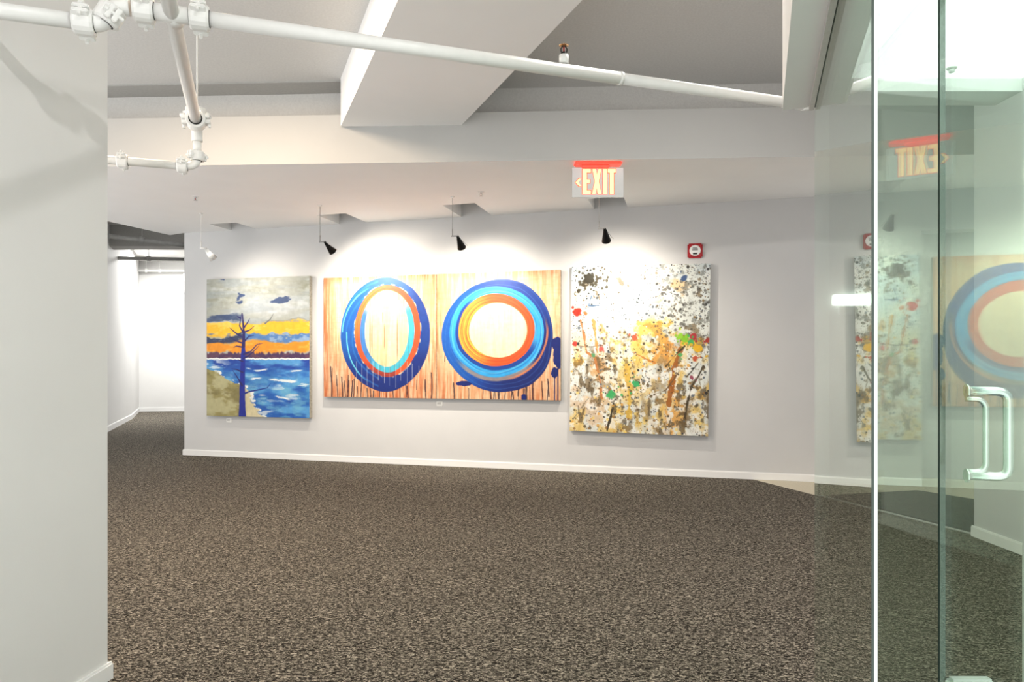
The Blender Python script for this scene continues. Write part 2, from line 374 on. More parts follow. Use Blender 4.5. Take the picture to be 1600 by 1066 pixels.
# run A, right part: reducer joint, end elbow turning up behind the bulkhead
jA = A(970, 123); jA = a_l + ad * (jA - a_l).dot(ad)
to_pipe(tube('pipe_run', [tj, jA], PR, 'pipe', n=20))
to_pipe(tube('pipe_run', [jA - ad * .004, a_r], PR * .9, 'pipe', n=20))
to_pipe(tube('pipe_sleeve', [jA - ad * .01, jA + ad * .004], PR * 1.06, 'pipe', n=20))
jr = a_l + ad * (A(1228, 160) - a_l).dot(ad)
to_pipe(tube('pipe_sleeve', [jr - ad * .01, jr + ad * .004], PR * 1.02, 'pipe', n=20))
up = Vector((0, 0, 1))
to_pipe(tube('elbow', arc(a_r, a_r + ad * .07 + up * .07, a_r + ad * .07), PR, 'pipe', n=18))
to_pipe(tube('pipe_run', [a_r + ad * .07 + up * .07, Vector((a_r.x + ad.x * .07, a_r.y + ad.y * .07, CE))], PR * .9, 'pipe', n=18))
coupling(a_l - ad * .035, ad, PR, math.radians(28))
# left part: coupling, offset of two bends, coupling, run to the partition
k3 = a_l + ad * (A(229, 17) - a_l).dot(ad)
c3 = a_l + ad * (A(214, 14) - a_l).dot(ad)
to_pipe(tube('pipe_run', [c3, tj], PR, 'pipe', n=20))
coupling(c3 + ad * .02, ad, PR, math.radians(28))
e0 = c3 - ad * .02; drop = Vector((0, 0, -.066))
e1 = e0 - ad * .115 + drop
mid0, mid1 = e0 - ad * .04, e1 + ad * .04
dd = (mid1 - mid0).normalized()
to_pipe(tube('elbow', arc(e0, mid0 + dd * .03, mid0 + dd * .0), PR * 1.08, 'pipe', n=18))
to_pipe(tube('elbow', arc(mid1 - dd * .03, e1, mid1), PR * 1.08, 'pipe', n=18))
coupling((mid0 + mid1) / 2, dd, PR, math.radians(28))
coupling(e1 - ad * .012, ad, PR, math.radians(28))
to_pipe(tube('pipe_run', [e1, e1 - ad * .75], PR, 'pipe', n=20))
# tee and run B receding to the riser
to_pipe(tube('tee', [tj - bd * .004, tj + bd * .05], PR * 1.12, 'pipe', n=20))
to_pipe(tube('tee', [tj - ad * .055, tj + ad * .055], PR * 1.1, 'pipe', n=20))
to_pipe(tube('pipe_run', [tj - bd * 2.3, b_far + bd * .02], PR, 'pipe', n=20))
coupling(b_far + bd * .02, bd, PR * 1.1, math.radians(8))
ez = b_far + bd * .10
sr = PR * .78
to_pipe(tube('elbow', arc(b_far + bd * .03, ez + Vector((0, 0, -.075)), ez + bd * .0), PR * 1.0, 'pipe', n=18))
rb = at(318.5, 240, ez.y); rb = Vector((ez.x, ez.y, rb.z))
coupling(ez + Vector((0, 0, .055)), (0, 0, 1), PR, .4)
to_pipe(tube('riser_cap', [ez + Vector((0, 0, -.01)), ez + Vector((0, 0, .085))], PR, 'pipe', n=18))
to_pipe(tube('hanger_rod', [ez + Vector((0, 0, .08)), Vector((ez.x, ez.y, CE))], .004, 'pipe', n=8))
to_pipe(tube('riser', [ez + Vector((0, 0, -.07)), rb], sr, 'pipe', n=18))
coupling(rb + Vector((0, 0, -.012)), (0, 0, 1), sr, .5)
lo = rb + Vector((0, 0, -.065)); lp = lo - ad * .055
to_pipe(tube('elbow', arc(rb + Vector((0, 0, -.02)), lp, lo), sr, 'pipe', n=18))
coupling(lp - ad * .01, ad, sr, math.radians(28))
to_pipe(tube('pipe_run', [lp, lp - ad * .9], sr, 'pipe', n=18))
coupling(lp - ad * .262, ad, sr, math.radians(28))

def upright_head(root, p, s, m_frame='black_metal'):
    """sprinkler head pointing up (s=1) or down (s=-1) from p; heights in metres"""
    P = lambda x, z: Vector((p.x + x, p.y, p.z + s * z))
    f = tube('head_frame', [P(0, 0), P(0, .012)], .009, m_frame, root, 12)
    for x in (-1, 1): tube('frame_arm', arc(P(x * .008, .008), P(0, .038), P(x * .018, .03)), .0028, m_frame, root, 8)
    tube('bulb', [P(0, .010), P(0, .033)], .0028, 'red', root, 8)
    bm = bmesh.new(); add_tube(bm, [P(0, .037), P(0, .0395)], .013, 16)
    for k in range(12):
        an = 2 * math.pi * k / 12; add_box(bm, P(0, .0385) + Vector((math.cos(an) * .0165, math.sin(an) * .0165, 0)), (.005, .004, .0016), 0, Matrix.Rotation(an, 3, 'Z'))
    from_bm('deflector', bm, 'brass' if s > 0 else 'alu', root)
    return f
sp = a_l + ad * (A(881, 110) - a_l).dot(ad)
hd = empty('fire_sprinkler', (sp.x, sp.y, sp.z)); tag(hd, 'upright brass sprinkler head on top of the white pipe', 'sprinkler')
def re_parent(root, pivot):
    for c in [o for o in bpy.data.objects if o.parent == root]: c.matrix_parent_inverse = Matrix.Translation(-Vector(pivot))
tube('nipple', [sp + up * .0246, sp + up * .058], .0185, 'pipe', hd, 18)
upright_head(hd, sp + up * .058, 1); re_parent(hd, sp)
for (px, py, lab) in ((305.5, 307, 'small pendent sprinkler head on the soffit above the hanging white lamp'), (751.5, 300, 'small pendent sprinkler head on the soffit left of the exit sign')):
    p = atZ(px, py, SO); r = empty('fire_sprinkler', p); tag(r, lab, 'sprinkler', 'pendent sprinkler heads')
    tube('escutcheon', [p + up * .004, p - up * .006], [.04, .028], 'white', r, 20)
    upright_head(r, p - up * .004, -1, 'alu'); re_parent(r, p)
p = atZ(1487, 106, 2.262); r = empty('fire_sprinkler', p); tag(r, 'small recessed sprinkler cap in the bright ceiling behind the glass door', 'sprinkler')
tube('escutcheon', [p + up * .0, p - up * .005], [.018, .015], 'alu', r, 20); tube('cap', [p - up * .005, p - up * .016], [.010, .009], 'white', r, 16); re_parent(r, p)
# corridor pipes
def simple_pipe(name, p, q, r, m, label, clamps=()):
    p, q = Vector(p), Vector(q); o = empty(name, p); tag(o, label, 'pipe')
    tube('pipe_run', [p, q], r, m, o)
    for t in clamps:
        c = p.lerp(q, t); d = (q - p).normalized()
        tube('coupling', [c - d * r * .9, c + d * r * .9], r * 1.5, m, o)
        tube('hanger_rod', [c, Vector((c.x, c.y, CE))], r * .14, m, o, 8)
    re_parent(o, p)
simple_pipe('conduit_pipe', at(120, 363, 9.6), at(300, 384.5, 10.2), .034, 'grey_pipe', 'upper grey pipe crossing below the dark corridor beam', (.55, .95))
simple_pipe('conduit_pipe', at(120, 402.2, 12.6), at(300, 405.5, 12.9), .033, 'grey_pipe', 'lower grey pipe crossing the bright corridor ceiling', (.62, .95))
simple_pipe('conduit_pipe', at(205, 422.5, 16.0), at(320, 424, 16.4), .03, 'pipe', 'white pipe high along the corridor end wall', (.2, .38))
bx = at(288, 448, 15.2)
bo = empty('wall_box', (bx.x, bx.y, bx.z)); tag(bo, 'grey box sign hung high in the corridor, half hidden by the corner', 'sign')
box('box_body', (0, 0, 0), (.17, .06, .34), 'beam', bo, .01); box('hanger', (0, 0, .23), (.03, .03, .12), 'beam', bo)

# ------------------------------------------------------------------ picture lights on wires
def spot_fixture(px, top_y, hx, hy, out, aim_px, aim_y, mats, label, power, size_deg, blend=1., color=(1, .90, .76)):
    # point on the view column px, `out` metres in front of the gallery wall
    kx = (px - 800) / F; zz = (out + G0.dot(gn)) / (kx * gn.x + gn.y); base_p = Vector((kx * zz, zz))
    top = Vector((base_p.x, base_p.y, SO))
    jz = EYE + (HY - hy) / F * base_p.y
    j = Vector((base_p.x, base_p.y, jz))
    t = gal(aim_px); tz = EYE + (HY - aim_y) / F * t.y
    tgt = Vector((t.x, t.y, tz)); d = (tgt - j).normalized()
    root = empty('hanging_spotlight', (top.x, top.y, top.z)); tag(root, label, 'spotlight', 'wire-hung picture lights')
    tube('ceiling_cup', [top + up * .0, top - up * .014], [.022, .016], 'white', root, 14)
    tube('wire', [top - up * .01, j + up * .06], .0028, mats[1], root, 8)
    tube('socket_stem', [j + up * .07, j], .0055, mats[1], root, 10)
    # short arm sideways, then the flared cone shade
    s = j + g3 * .055
    tube('arm', [j - g3 * .012, s + g3 * .01], .0065, mats[1], root, 10)
    sd = (tgt - s).normalized()
    L = .155
    bm = bmesh.new(); ring = [(.0, .012), (.02, .016), (L * .55, .030), (L, .046)]
    add_tube(bm, [s + sd * a for a, _ in ring], [b for _, b in ring], 20, cap=False)
    bmesh.ops.solidify(bm, geom=bm.faces[:], thickness=.002)
    sh = from_bm('lamp_shade', bm, mats[0], root); 
    for p in sh.data.polygons: p.use_smooth = True
    tube('bulb', [s + sd * .06, s + sd * .085, s + sd * .10], [.012, .022, .012], 'lamp_white', sh, 12)
    tube('yoke_wire', [s + g3 * .012, s + g3 * .05 + sd * .10, s + g3 * .07 + sd * .13], .0022, 'chrome', root, 8)
    re_parent(root, top)
    sp_ = bpy.data.lights.new('picture_spot', 'SPOT'); sp_.energy = power; sp_.spot_size = math.radians(size_deg); sp_.spot_blend = blend
    sp_.color = color; sp_.shadow_soft_size = .012
    so = bpy.data.objects.new('picture_spot', sp_); col.objects.link(so)
    so.location = s + sd * (L + .01); so.rotation_euler = sd.to_track_quat('-Z', 'Y').to_euler()
    return root
spot_fixture(314, 343, 316, 388, .95, 425, 520, ('card', 'card'), 'white wire-hung spotlight in front of the tree painting', 26, 140)
spot_fixture(500, 331, 500, 378, .95, 600, 490, ('black_metal', 'grey_pipe'), 'black wire-hung spotlight above the left ring painting', 92, 136)
spot_fixture(707, 318, 707, 369, .95, 765, 510, ('black_metal', 'grey_pipe'), 'black wire-hung spotlight above the right ring painting', 68, 136)
spot_fixture(936, 311, 936, 357, .95, 965, 510, ('black_metal', 'alu'), 'black wire-hung spotlight below the exit sign', 48, 136)

# ------------------------------------------------------------------ exit sign
ES = 5.72
ex = at(934, 285, ES)
sign = empty('exit_sign', (ex.x, ex.y, SO)); tag(sign, 'edge-lit grey exit sign with left chevron under the soffit', 'exit sign')
def sp_(px, py): return ((px - 934) / F * ES, (EYE + (HY - py) / F * ES) - SO)     # local x, z
def plate(name, polys, y0, y1, m, parent):
    bm = bmesh.new()
    for poly in polys:
        v0 = [bm.verts.new((x, y0, z)) for x, z in poly]; v1 = [bm.verts.new((x, y1, z)) for x, z in poly]
        bm.faces.new(v0); bm.faces.new(v1)
        for i in range(len(poly)): bm.faces.new((v0[i], v0[(i + 1) % len(poly)], v1[(i + 1) % len(poly)], v1[i]))
    return from_bm(name, bm, m, parent)
R4 = lambda x0, y0, x1, y1: [sp_(x0, y0), sp_(x1, y0), sp_(x1, y1), sp_(x0, y1)]
plate('acrylic_panel', [R4(894, 262.5, 974, 308.5)], -.004, .004, 'sign_plate', sign)
# canopy: long shallow housing under the soffit and the narrower bar that grips the panel
zc = lambda z: z
bm = bmesh.new(); add_box(bm, (0, 0, -.011), (.40, .11, .022), .008); from_bm('canopy', bm, 'red_glow', sign)
bm = bmesh.new(); add_box(bm, (-.02, 0, -.034), (.23, .05, .026), .006); from_bm('panel_clamp', bm, 'red_glow', sign)
def letters(dx):
    g = dx
    E_ = [(910 - g, 264.5 - g), (923 + g, 264.5 - g), (923 + g, 270 + g), (916.5 + g, 270 + g), (916.5 + g, 281 - g), (921.5 + g, 281 - g), (921.5 + g, 286.5 + g), (916.5 + g, 286.5 + g), (916.5 + g, 298 - g), (923 + g, 298 - g), (923 + g, 303.5 + g), (910 - g, 303.5 + g)]
    X_ = [(925.5 - g, 264.5 - g), (931 + g, 264.5 - g), (932.8, 274 - g), (934.6 - g, 264.5 - g), (939.5 + g, 264.5 - g), (935.6 + g, 284), (939.5 + g, 303.5 + g), (934 - g, 303.5 + g), (932.3, 294 + g), (930.4 + g, 303.5 + g), (925 - g, 303.5 + g), (929.3 - g, 284)]
    I_ = [(942 - g, 264.5 - g), (948 + g, 264.5 - g), (948 + g, 303.5 + g), (942 - g, 303.5 + g)]
    T_ = [(949.5 - g * .3, 264.5 - g), (962 + g, 264.5 - g), (962 + g, 270 + g), (958.8 + g, 270 + g), (958.8 + g, 303.5 + g), (952.6 - g, 303.5 + g), (952.6 - g, 270 + g), (949.5 - g * .3, 270 + g)]
    C_ = [(908 + g * .6, 279 - g), (903.5, 285.5), (908 + g * .6, 291.5 + g), (905 - g, 291.5 + g), (899 - g * 1.3, 285.5), (905 - g, 279 - g)]
    return [[sp_(*q) for q in L] for L in (E_, X_, I_, T_, C_)]
for nm, poly, rim in zip(('letter_e', 'letter_x', 'letter_i', 'letter_t', 'chevron'), letters(0), letters(.9)):
    o = plate(nm, [poly], -.0075, -.0062, 'letter', sign)
    plate('letter_rim', [rim], -.0062, -.004, 'letter_rim', o)

# ------------------------------------------------------------------ fire alarm, wall light, picture cards
def wall_root(name, px, py):
    g = gal(px); z = EYE + (HY - py) / F * g.y; return empty(name, (g.x, g.y, z), GROT), F / g.y
al, s_ = wall_root('fire_alarm', 1086, 392.5); tag(al, 'red square fire alarm with a round white face on the gallery wall', 'alarm')
box('back_box', (0, -.021, 0), (.156, .042, .156), 'red', al, .012)
tube('speaker_face', [Vector((0, -.040, 0)), Vector((0, -.050, 0))], [.060, .054], 'card', al, 28)
bm = bmesh.new()
for z, wd in ((.028, .05), (.016, .06), (.004, .06)): add_box(bm, (0, -.0505, z), (wd, .002, .007))
from_bm('printed_lines', bm, 'ink', al)
bm = bmesh.new(); add_box(bm, (0, -.0505, -.034), (.045, .003, .018), .003); from_bm('strobe_lens', bm, 'dark', al)
wl, s_ = wall_root('wall_light', 1329, 476); tag(wl, 'glowing white wall light with a box beneath, seen through the fixed glass', 'wall light')
box('diffuser', (0, -.035, .045), (.36, .06, .11), 'lamp_white', wl, .01); box('battery_box', (0, -.03, -.06), (.24, .06, .085), 'white', wl, .008)
def card(px, py, label):
    c, s_ = wall_root('title_card', px, py); tag(c, label, 'card', 'title cards on the gallery wall')
    box('card_plate', (0, -.002, 0), (.075, .004, .055), 'card', c)
    bm = bmesh.new()
    for z in (.014, .004, -.006): add_box(bm, (-.006, -.0043, z), (.045, .0008, .003))
    from_bm('printed_lines', bm, 'ink', c)
card(358, 657, 'small white title card under the tree painting')
card(687, 631, 'small white title card under the joint of the two ring paintings')

# ------------------------------------------------------------------ paintings: colours computed per point
rng = np.random.default_rng(7)
def vnoise(u, v, sx, sy, seed):
    r = np.random.default_rng(seed); g = r.random((int(sy) + 3, int(sx) + 3))
    x = np.clip(u, 0, 1) * sx; y = np.clip(v, 0, 1) * sy; i = x.astype(int); j = y.astype(int); fx = x - i; fy_ = y - j
    fx = fx * fx * (3 - 2 * fx); fy_ = fy_ * fy_ * (3 - 2 * fy_)
    return (g[j, i] * (1 - fx) + g[j, i + 1] * fx) * (1 - fy_) + (g[j + 1, i] * (1 - fx) + g[j + 1, i + 1] * fx) * fy_
def fbm(u, v, sx, sy, seed, oct=4):
    s = 0; a = .5; tot = 0
    for k in range(oct): s = s + a * vnoise(u, v, sx * 2 ** k, sy * 2 ** k, seed + 17 * k); tot += a; a *= .5
    return s / tot
def C(*c): return np.array(c, float)
def blend(img, colr, a):
    a = np.clip(a, 0, 1)[..., None]; return img * (1 - a) + np.asarray(colr, float) * a
def sm(x, a, b): t = np.clip((x - a) / (b - a), 0, 1); return t * t * (3 - 2 * t)
def seg_dist(u, v, pts, asp):
    d = np.full(u.shape, 9.); tt = np.zeros(u.shape); n = len(pts) - 1
    for i in range(n):
        (x0, y0), (x1, y1) = pts[i], pts[i + 1]; y0, y1 = y0 * asp, y1 * asp; V = v * asp
        dx, dy = x1 - x0, y1 - y0; t = np.clip(((u - x0) * dx + (V - y0) * dy) / (dx * dx + dy * dy + 1e-9), 0, 1)
        q = np.hypot(u - x0 - t * dx, V - y0 - t * dy); m_ = q < d; d = np.where(m_, q, d); tt = np.where(m_, (i + t) / n, tt)
    return d, tt

def art_tree(u, v):
    asp = 1.27; n1_ = fbm(u, v, 6, 14, 1, 6); n2_ = fbm(u, v, 14, 40, 2, 5); n3 = fbm(u, v, 5, 30, 3, 5)
    img = np.zeros(u.shape + (3,)) + C(176, 178, 168)
    img = blend(img, C(150, 152, 130), sm(n3, .45, .75) * .7 * (1 - sm(v, .1, .3)))
    img = blend(img, C(214, 218, 220), sm(1 - np.hypot((u - .62) / .5, (v - .2) / .13), 0, .8) * (.5 + .5 * n2_))
    img = blend(img, C(222, 226, 228), sm(n2_, .42, .85) * .5); img = blend(img, C(168, 178, 186), sm(fbm(u, v, 4, 26, 12, 5), .45, .75) * .5)
    wob = (n1_ - .5) * .06 + (n2_ - .5) * .03
    vv = v + wob
    img = blend(img, C(150, 156, 152), sm(1 - np.abs(vv - .325) / .02, 0, .5) * sm(u, .55, .65) * .8)
    img = blend(img, C(62, 78, 116), sm(1 - np.abs(vv - .285) / .030, 0, .5) * (1 - sm(u, .30, .40)) * (.6 + .5 * n2_))
    for (cx, cy, rx, ry) in ((.31, .15, .05, .035), (.33, .18, .04, .02), (.72, .168, .09, .02), (.15, .012, .05, .008)):
        img = blend(img, C(60, 78, 122), sm(1.15 - np.hypot((u - cx + (v - cy) * .5) / rx, (vv - cy) / ry) + (n2_ - .5) * 2.2, .25, .55) * .9)
    img = blend(img, C(250, 190, 52), sm(vv, .312, .328) * (1 - sm(vv, .40, .42)))
    img = blend(img, C(252, 214, 110), sm(vv, .312, .328) * (1 - sm(vv, .40, .42)) * sm(n2_, .5, .7) * .7)
    ob = sm(vv, .44, .47) * (1 - sm(vv, .535, .55))
    img = blend(img, C(240, 152, 42), ob); img = blend(img, C(250, 186, 84), ob * sm(n2_, .52, .7) * .7)
    cb = sm(1 - np.abs(vv - .435 - .012 * np.sin(u * 11)) / .040 + (n2_ - .5) * 1.4, .1, .5)
    cc = np.where((u < .36)[..., None], C(52, 60, 92), C(84, 128, 190))
    img = img * (1 - cb[..., None] * .95) + cc * cb[..., None] * .95
    img = blend(img, C(180, 200, 220), cb * sm(n2_, .55, .68) * .6)
    jag = (fbm(u, v * 0, 60, 2, 9, 2) - .5) * .03
    img = blend(img, C(82, 56, 92), sm(v + jag, .532, .55)); img = blend(img, C(120, 80, 90), sm(v + jag, .532, .55) * sm(n2_, .5, .65) * .5)
    wt = sm(v, .578, .588)
    water = np.zeros(u.shape + (3,)) + C(38, 98, 184)
    water = blend(water, C(36, 66, 158), sm(.70 - v, 0, .1) * .8 + sm(n1_, .5, .8) * .4)
    water = blend(water, C(92, 164, 222), sm(fbm(u, v, 5, 20, 21, 6), .38, .68) * .95); water = blend(water, C(128, 196, 222), sm(fbm(u, v, 9, 30, 25, 5), .5, .75) * .6 * sm(v, .62, .8))
    water = blend(water, C(70, 150, 200), sm(fbm(u, v, 3, 6, 22), .55, .75) * .6 * sm(v, .7, .9))
    water = blend(water, C(238, 244, 246), sm(fbm(u, v, 7, 34, 23, 6), .60, .70) * .8 * sm(fbm(u, v, 2, 5, 24), .4, .6))
    for (x0, x1, y) in ((.60, .90, .735), (.42, .56, .735), (.80, .95, .665), (.45, .62, .665), (.38, .46, .655), (.66, .84, .86), (.5, .6, .855)):
        dn = np.abs(v - y - (n1_ - .5) * .05) / .008; img_m = sm(1 - dn, 0, .6) * sm(u, x0, x0 + .05) * (1 - sm(u, x1 - .05, x1))
        water = blend(water, C(240, 246, 248), img_m)
    img = img * (1 - wt[..., None]) + water * wt[..., None]
    img = blend(img, C(240, 242, 240), sm(1 - np.abs(v + jag * .3 - .583) / .008, 0, .6))
    # beach
    bx_ = np.interp(v, [.62, .66, .72, .77, .82, .86, .90, .94, 1.0], [-.05, .05, .20, .33, .44, .44, .47, .50, .57])
    bd_ = bx_ - u + (n2_ - .5) * .10 + (n1_ - .5) * .06
    on = sm(bd_, 0, .012) * sm(v, .62, .64)
    img = blend(img, C(242, 244, 240), sm(1 - np.abs(bd_ + .01) / .022, 0, .5) * sm(v, .64, .66) * (n2_ > .47))
    sand = np.zeros(u.shape + (3,)) + C(188, 182, 138)
    sand = blend(sand, C(150, 140, 84), sm(fbm(u, v, 8, 20, 31), .5, .65) * .8 * (1 - sm(u, .3, .4)))
    sand = blend(sand, C(128, 118, 72), sm(fbm(u, v, 6, 12, 32), .56, .7) * .8 * (u < .33)); sand = blend(sand, C(222, 210, 170), sm(u, .36, .42))
    img = img * (1 - on[..., None]) + sand * on[..., None]
    # tree
    tw = np.interp(v, [.24, .3, .4, .5, .6, .8, .93, 1.0], [.004, .006, .011, .017, .021, .025, .029, .036]); tc_ = np.interp(v, [.24, .30, .4, .6, .8, 1], [.352, .362, .372, .362, .356, .357])
    tr = sm(tw + .004 - np.abs(u - tc_) + (n2_ - .5) * .006, 0, .006) * (v > .25)
    tcx = np.where((v < .5)[..., None], C(46, 36, 96), C(32, 44, 150))
    img = img * (1 - tr[..., None]) + tcx * tr[..., None]
    br = [[(.37, .40), (.33, .345), (.34, .29), (.35, .255)], [(.37, .36), (.41, .32), (.43, .29)], [(.375, .39), (.43, .375), (.48, .345)], [(.365, .43), (.30, .40), (.25, .37), (.23, .355)],
          [(.365, .47), (.30, .455), (.22, .42)], [(.37, .50), (.30, .49), (.27, .50)], [(.37, .55), (.44, .53), (.50, .48), (.56, .47)], [(.375, .46), (.42, .42), (.47, .415)], [(.37, .58), (.42, .56), (.48, .52), (.52, .49)],
          [(.36, .68), (.30, .66), (.25, .655)], [(.355, .775), (.31, .72), (.26, .665)], [(.36, .84), (.42, .82), (.52, .805), (.60, .79), (.63, .76)], [(.36, .60), (.31, .59)], [(.34, .29), (.30, .27)], [(.58, .33), (.63, .30), (.66, .26)]]
    for k, b in enumerate(br):
        d, t = seg_dist(u, v, b, asp); wd = .0105 * (1 - .65 * t)
        img = blend(img, C(44, 40, 104) if k not in (11, 14) else (C(36, 52, 140) if k == 11 else C(120, 124, 124)), sm(wd - d, 0, .004))
    return img, tr * .6

def wood(u, v, seed, warm):
    st = fbm(u, v, 46, 3, seed, 4); st2 = fbm(u, v, 110, 6, seed + 5, 3); big = fbm(u, v, 3, 3, seed + 9); hor = fbm(u, v, 4, 90, seed + 13, 3)
    img = np.zeros(u.shape + (3,)) + C(226, 182, 138)
    img = blend(img, C(244, 218, 182), sm(st, .42, .7) * .8)
    edge = np.maximum.reduce([1 - sm(u, .0, .12), sm(u, .93, 1.0) * .6, (1 - sm(v, 0, .07)) * .7, sm(v, .45, 1.) * .75])
    img = blend(img, C(206, 104, 58), np.clip(edge * (.15 + 1.0 * big) * (.4 + 1.1 * st2), 0, 1) * warm)
    img = blend(img, C(188, 98, 52), sm(st2, .55, .8) * (.15 + .6 * sm(v, .3, 1)) * warm)
    img = blend(img, C(250, 226, 196), sm(st2, .48, .25) * .45)
    img = blend(img, C(196, 120, 72), sm(hor, .55, .72) * .08)
    return img
def drips(img, u, v, seed, y0, n, colr=(40, 26, 40)):
    r = np.random.default_rng(seed)
    for k in range(n):
        x = r.uniform(.05, .97); s = y0(x) + r.uniform(-.02, .05); e_ = min(1.02, s + r.uniform(.08, .4)); wd = r.uniform(.0018, .0045)
        img = blend(img, C(*colr), sm(wd * 1.6 - np.abs(u - x - .006 * np.sin(v * 14 + k)), 0, .003) * (v > s) * (v < e_) * .75)
    return img
def ell(u, v, c, r, n): return np.hypot((u - c[0]) / r[0], (v - c[1]) / r[1]) + n
def art_ring_l(u, v):
    img = wood(u, v, 40, 1.0); th = np.arctan2(v - .46, u - .56); n = (fbm(u, v, 5, 5, 51) - .5) * .10; nf = (fbm(u, v, 30, 30, 52) - .5) * .05
    X = lambda px: (px - 40) / 780.; Y = lambda py: (py - 152) / 826.
    img = drips(img, u, v, 61, lambda x: .74 + .16 * (1 - ((x - .55) / .5) ** 2), 26)
    pale = ell(u, v, (X(485), Y(520)), (155 / 780, 250 / 826), n * .4)
    O = ell(u, v, (X(472), Y(550)), (311 / 780, 389 / 826), n * .35); Bi = ell(u, v, (X(489), Y(524)), (228 / 780, 312 / 826), n * .4)
    Oi = ell(u, v, (X(488), Y(526)), (190 / 780, 280 / 826), n * .5)
    ring = sm(O, 1.0, .985)
    img = blend(img, C(255, 238, 205), sm(pale, 1.0, .9) * .75)
    bl = np.zeros(u.shape + (3,)) + C(28, 88, 170); bl = blend(bl, C(22, 44, 122), sm(v, .55, .85) + sm(u, .72, .85) * .6); bl = blend(bl, C(40, 120, 200), sm(np.sin(O * 46 + th * 2 + n * 30), .5, 1) * .5 * (u < .5))
    img = img * (1 - ring[..., None]) + bl * ring[..., None]
    stk = sm(1 - np.abs(O - .90 - .05 * np.sin(th * 1.5)) / .018, 0, .6) * sm(-np.cos(th), .25, .7)
    img = blend(img, C(110, 210, 225), stk * .85)
    mid = sm(Bi, 1.0, .985); red = np.zeros(u.shape + (3,)) + C(214, 84, 44); red = blend(red, C(150, 56, 50), sm(v, .65, .82) * (u < .65)); red = blend(red, C(232, 120, 60), sm(np.cos(th + 2.4), .3, 1) * .8)
    img = blend(img, C(220, 200, 170), sm(1 - np.abs(Bi - 1.0) / .03, 0, .7) * sm(nf, -.005, .01))
    img = img * (1 - mid[..., None]) + red * mid[..., None]
    img = blend(img, C(190, 70, 40), mid * sm(np.sin(Bi * 90 + n * 40), .3, 1) * .5)
    ii = sm(Oi, 1.0, .985); cy = np.zeros(u.shape + (3,)) + C(70, 180, 205); cy = blend(cy, C(64, 120, 190), sm(-np.cos(th), .2, .7)); cy = blend(cy, C(230, 200, 150), sm(-np.sin(th), .6, .9))
    img = img * (1 - ii[..., None]) + cy * ii[..., None]
    img = blend(img, C(120, 60, 40), ii * sm(np.sin(u * 150 + n * 20), .8, 1) * .3)
    inn = sm(pale, 1.0, .96); w2 = wood(u, v, 44, .55); w2 = blend(w2, C(250, 226, 180), np.full(u.shape, .45))
    img = img * (1 - inn[..., None]) + w2 * inn[..., None]
    img = blend(img, C(90, 60, 40), inn * sm(fbm(u, v, 60, 2, 77, 2), .72, .8) * .5 * (v > .3))
    for k in range(12):
        x = .3 + .05 * k; img = blend(img, C(230, 235, 240), sm(.0025 - np.abs(u - x - .004 * math.sin(k * 3)), 0, .002) * (v > .70 + .02 * (k % 3)) * (v < .86 + .02 * (k % 4)) * .6)
    return img, ring * .8
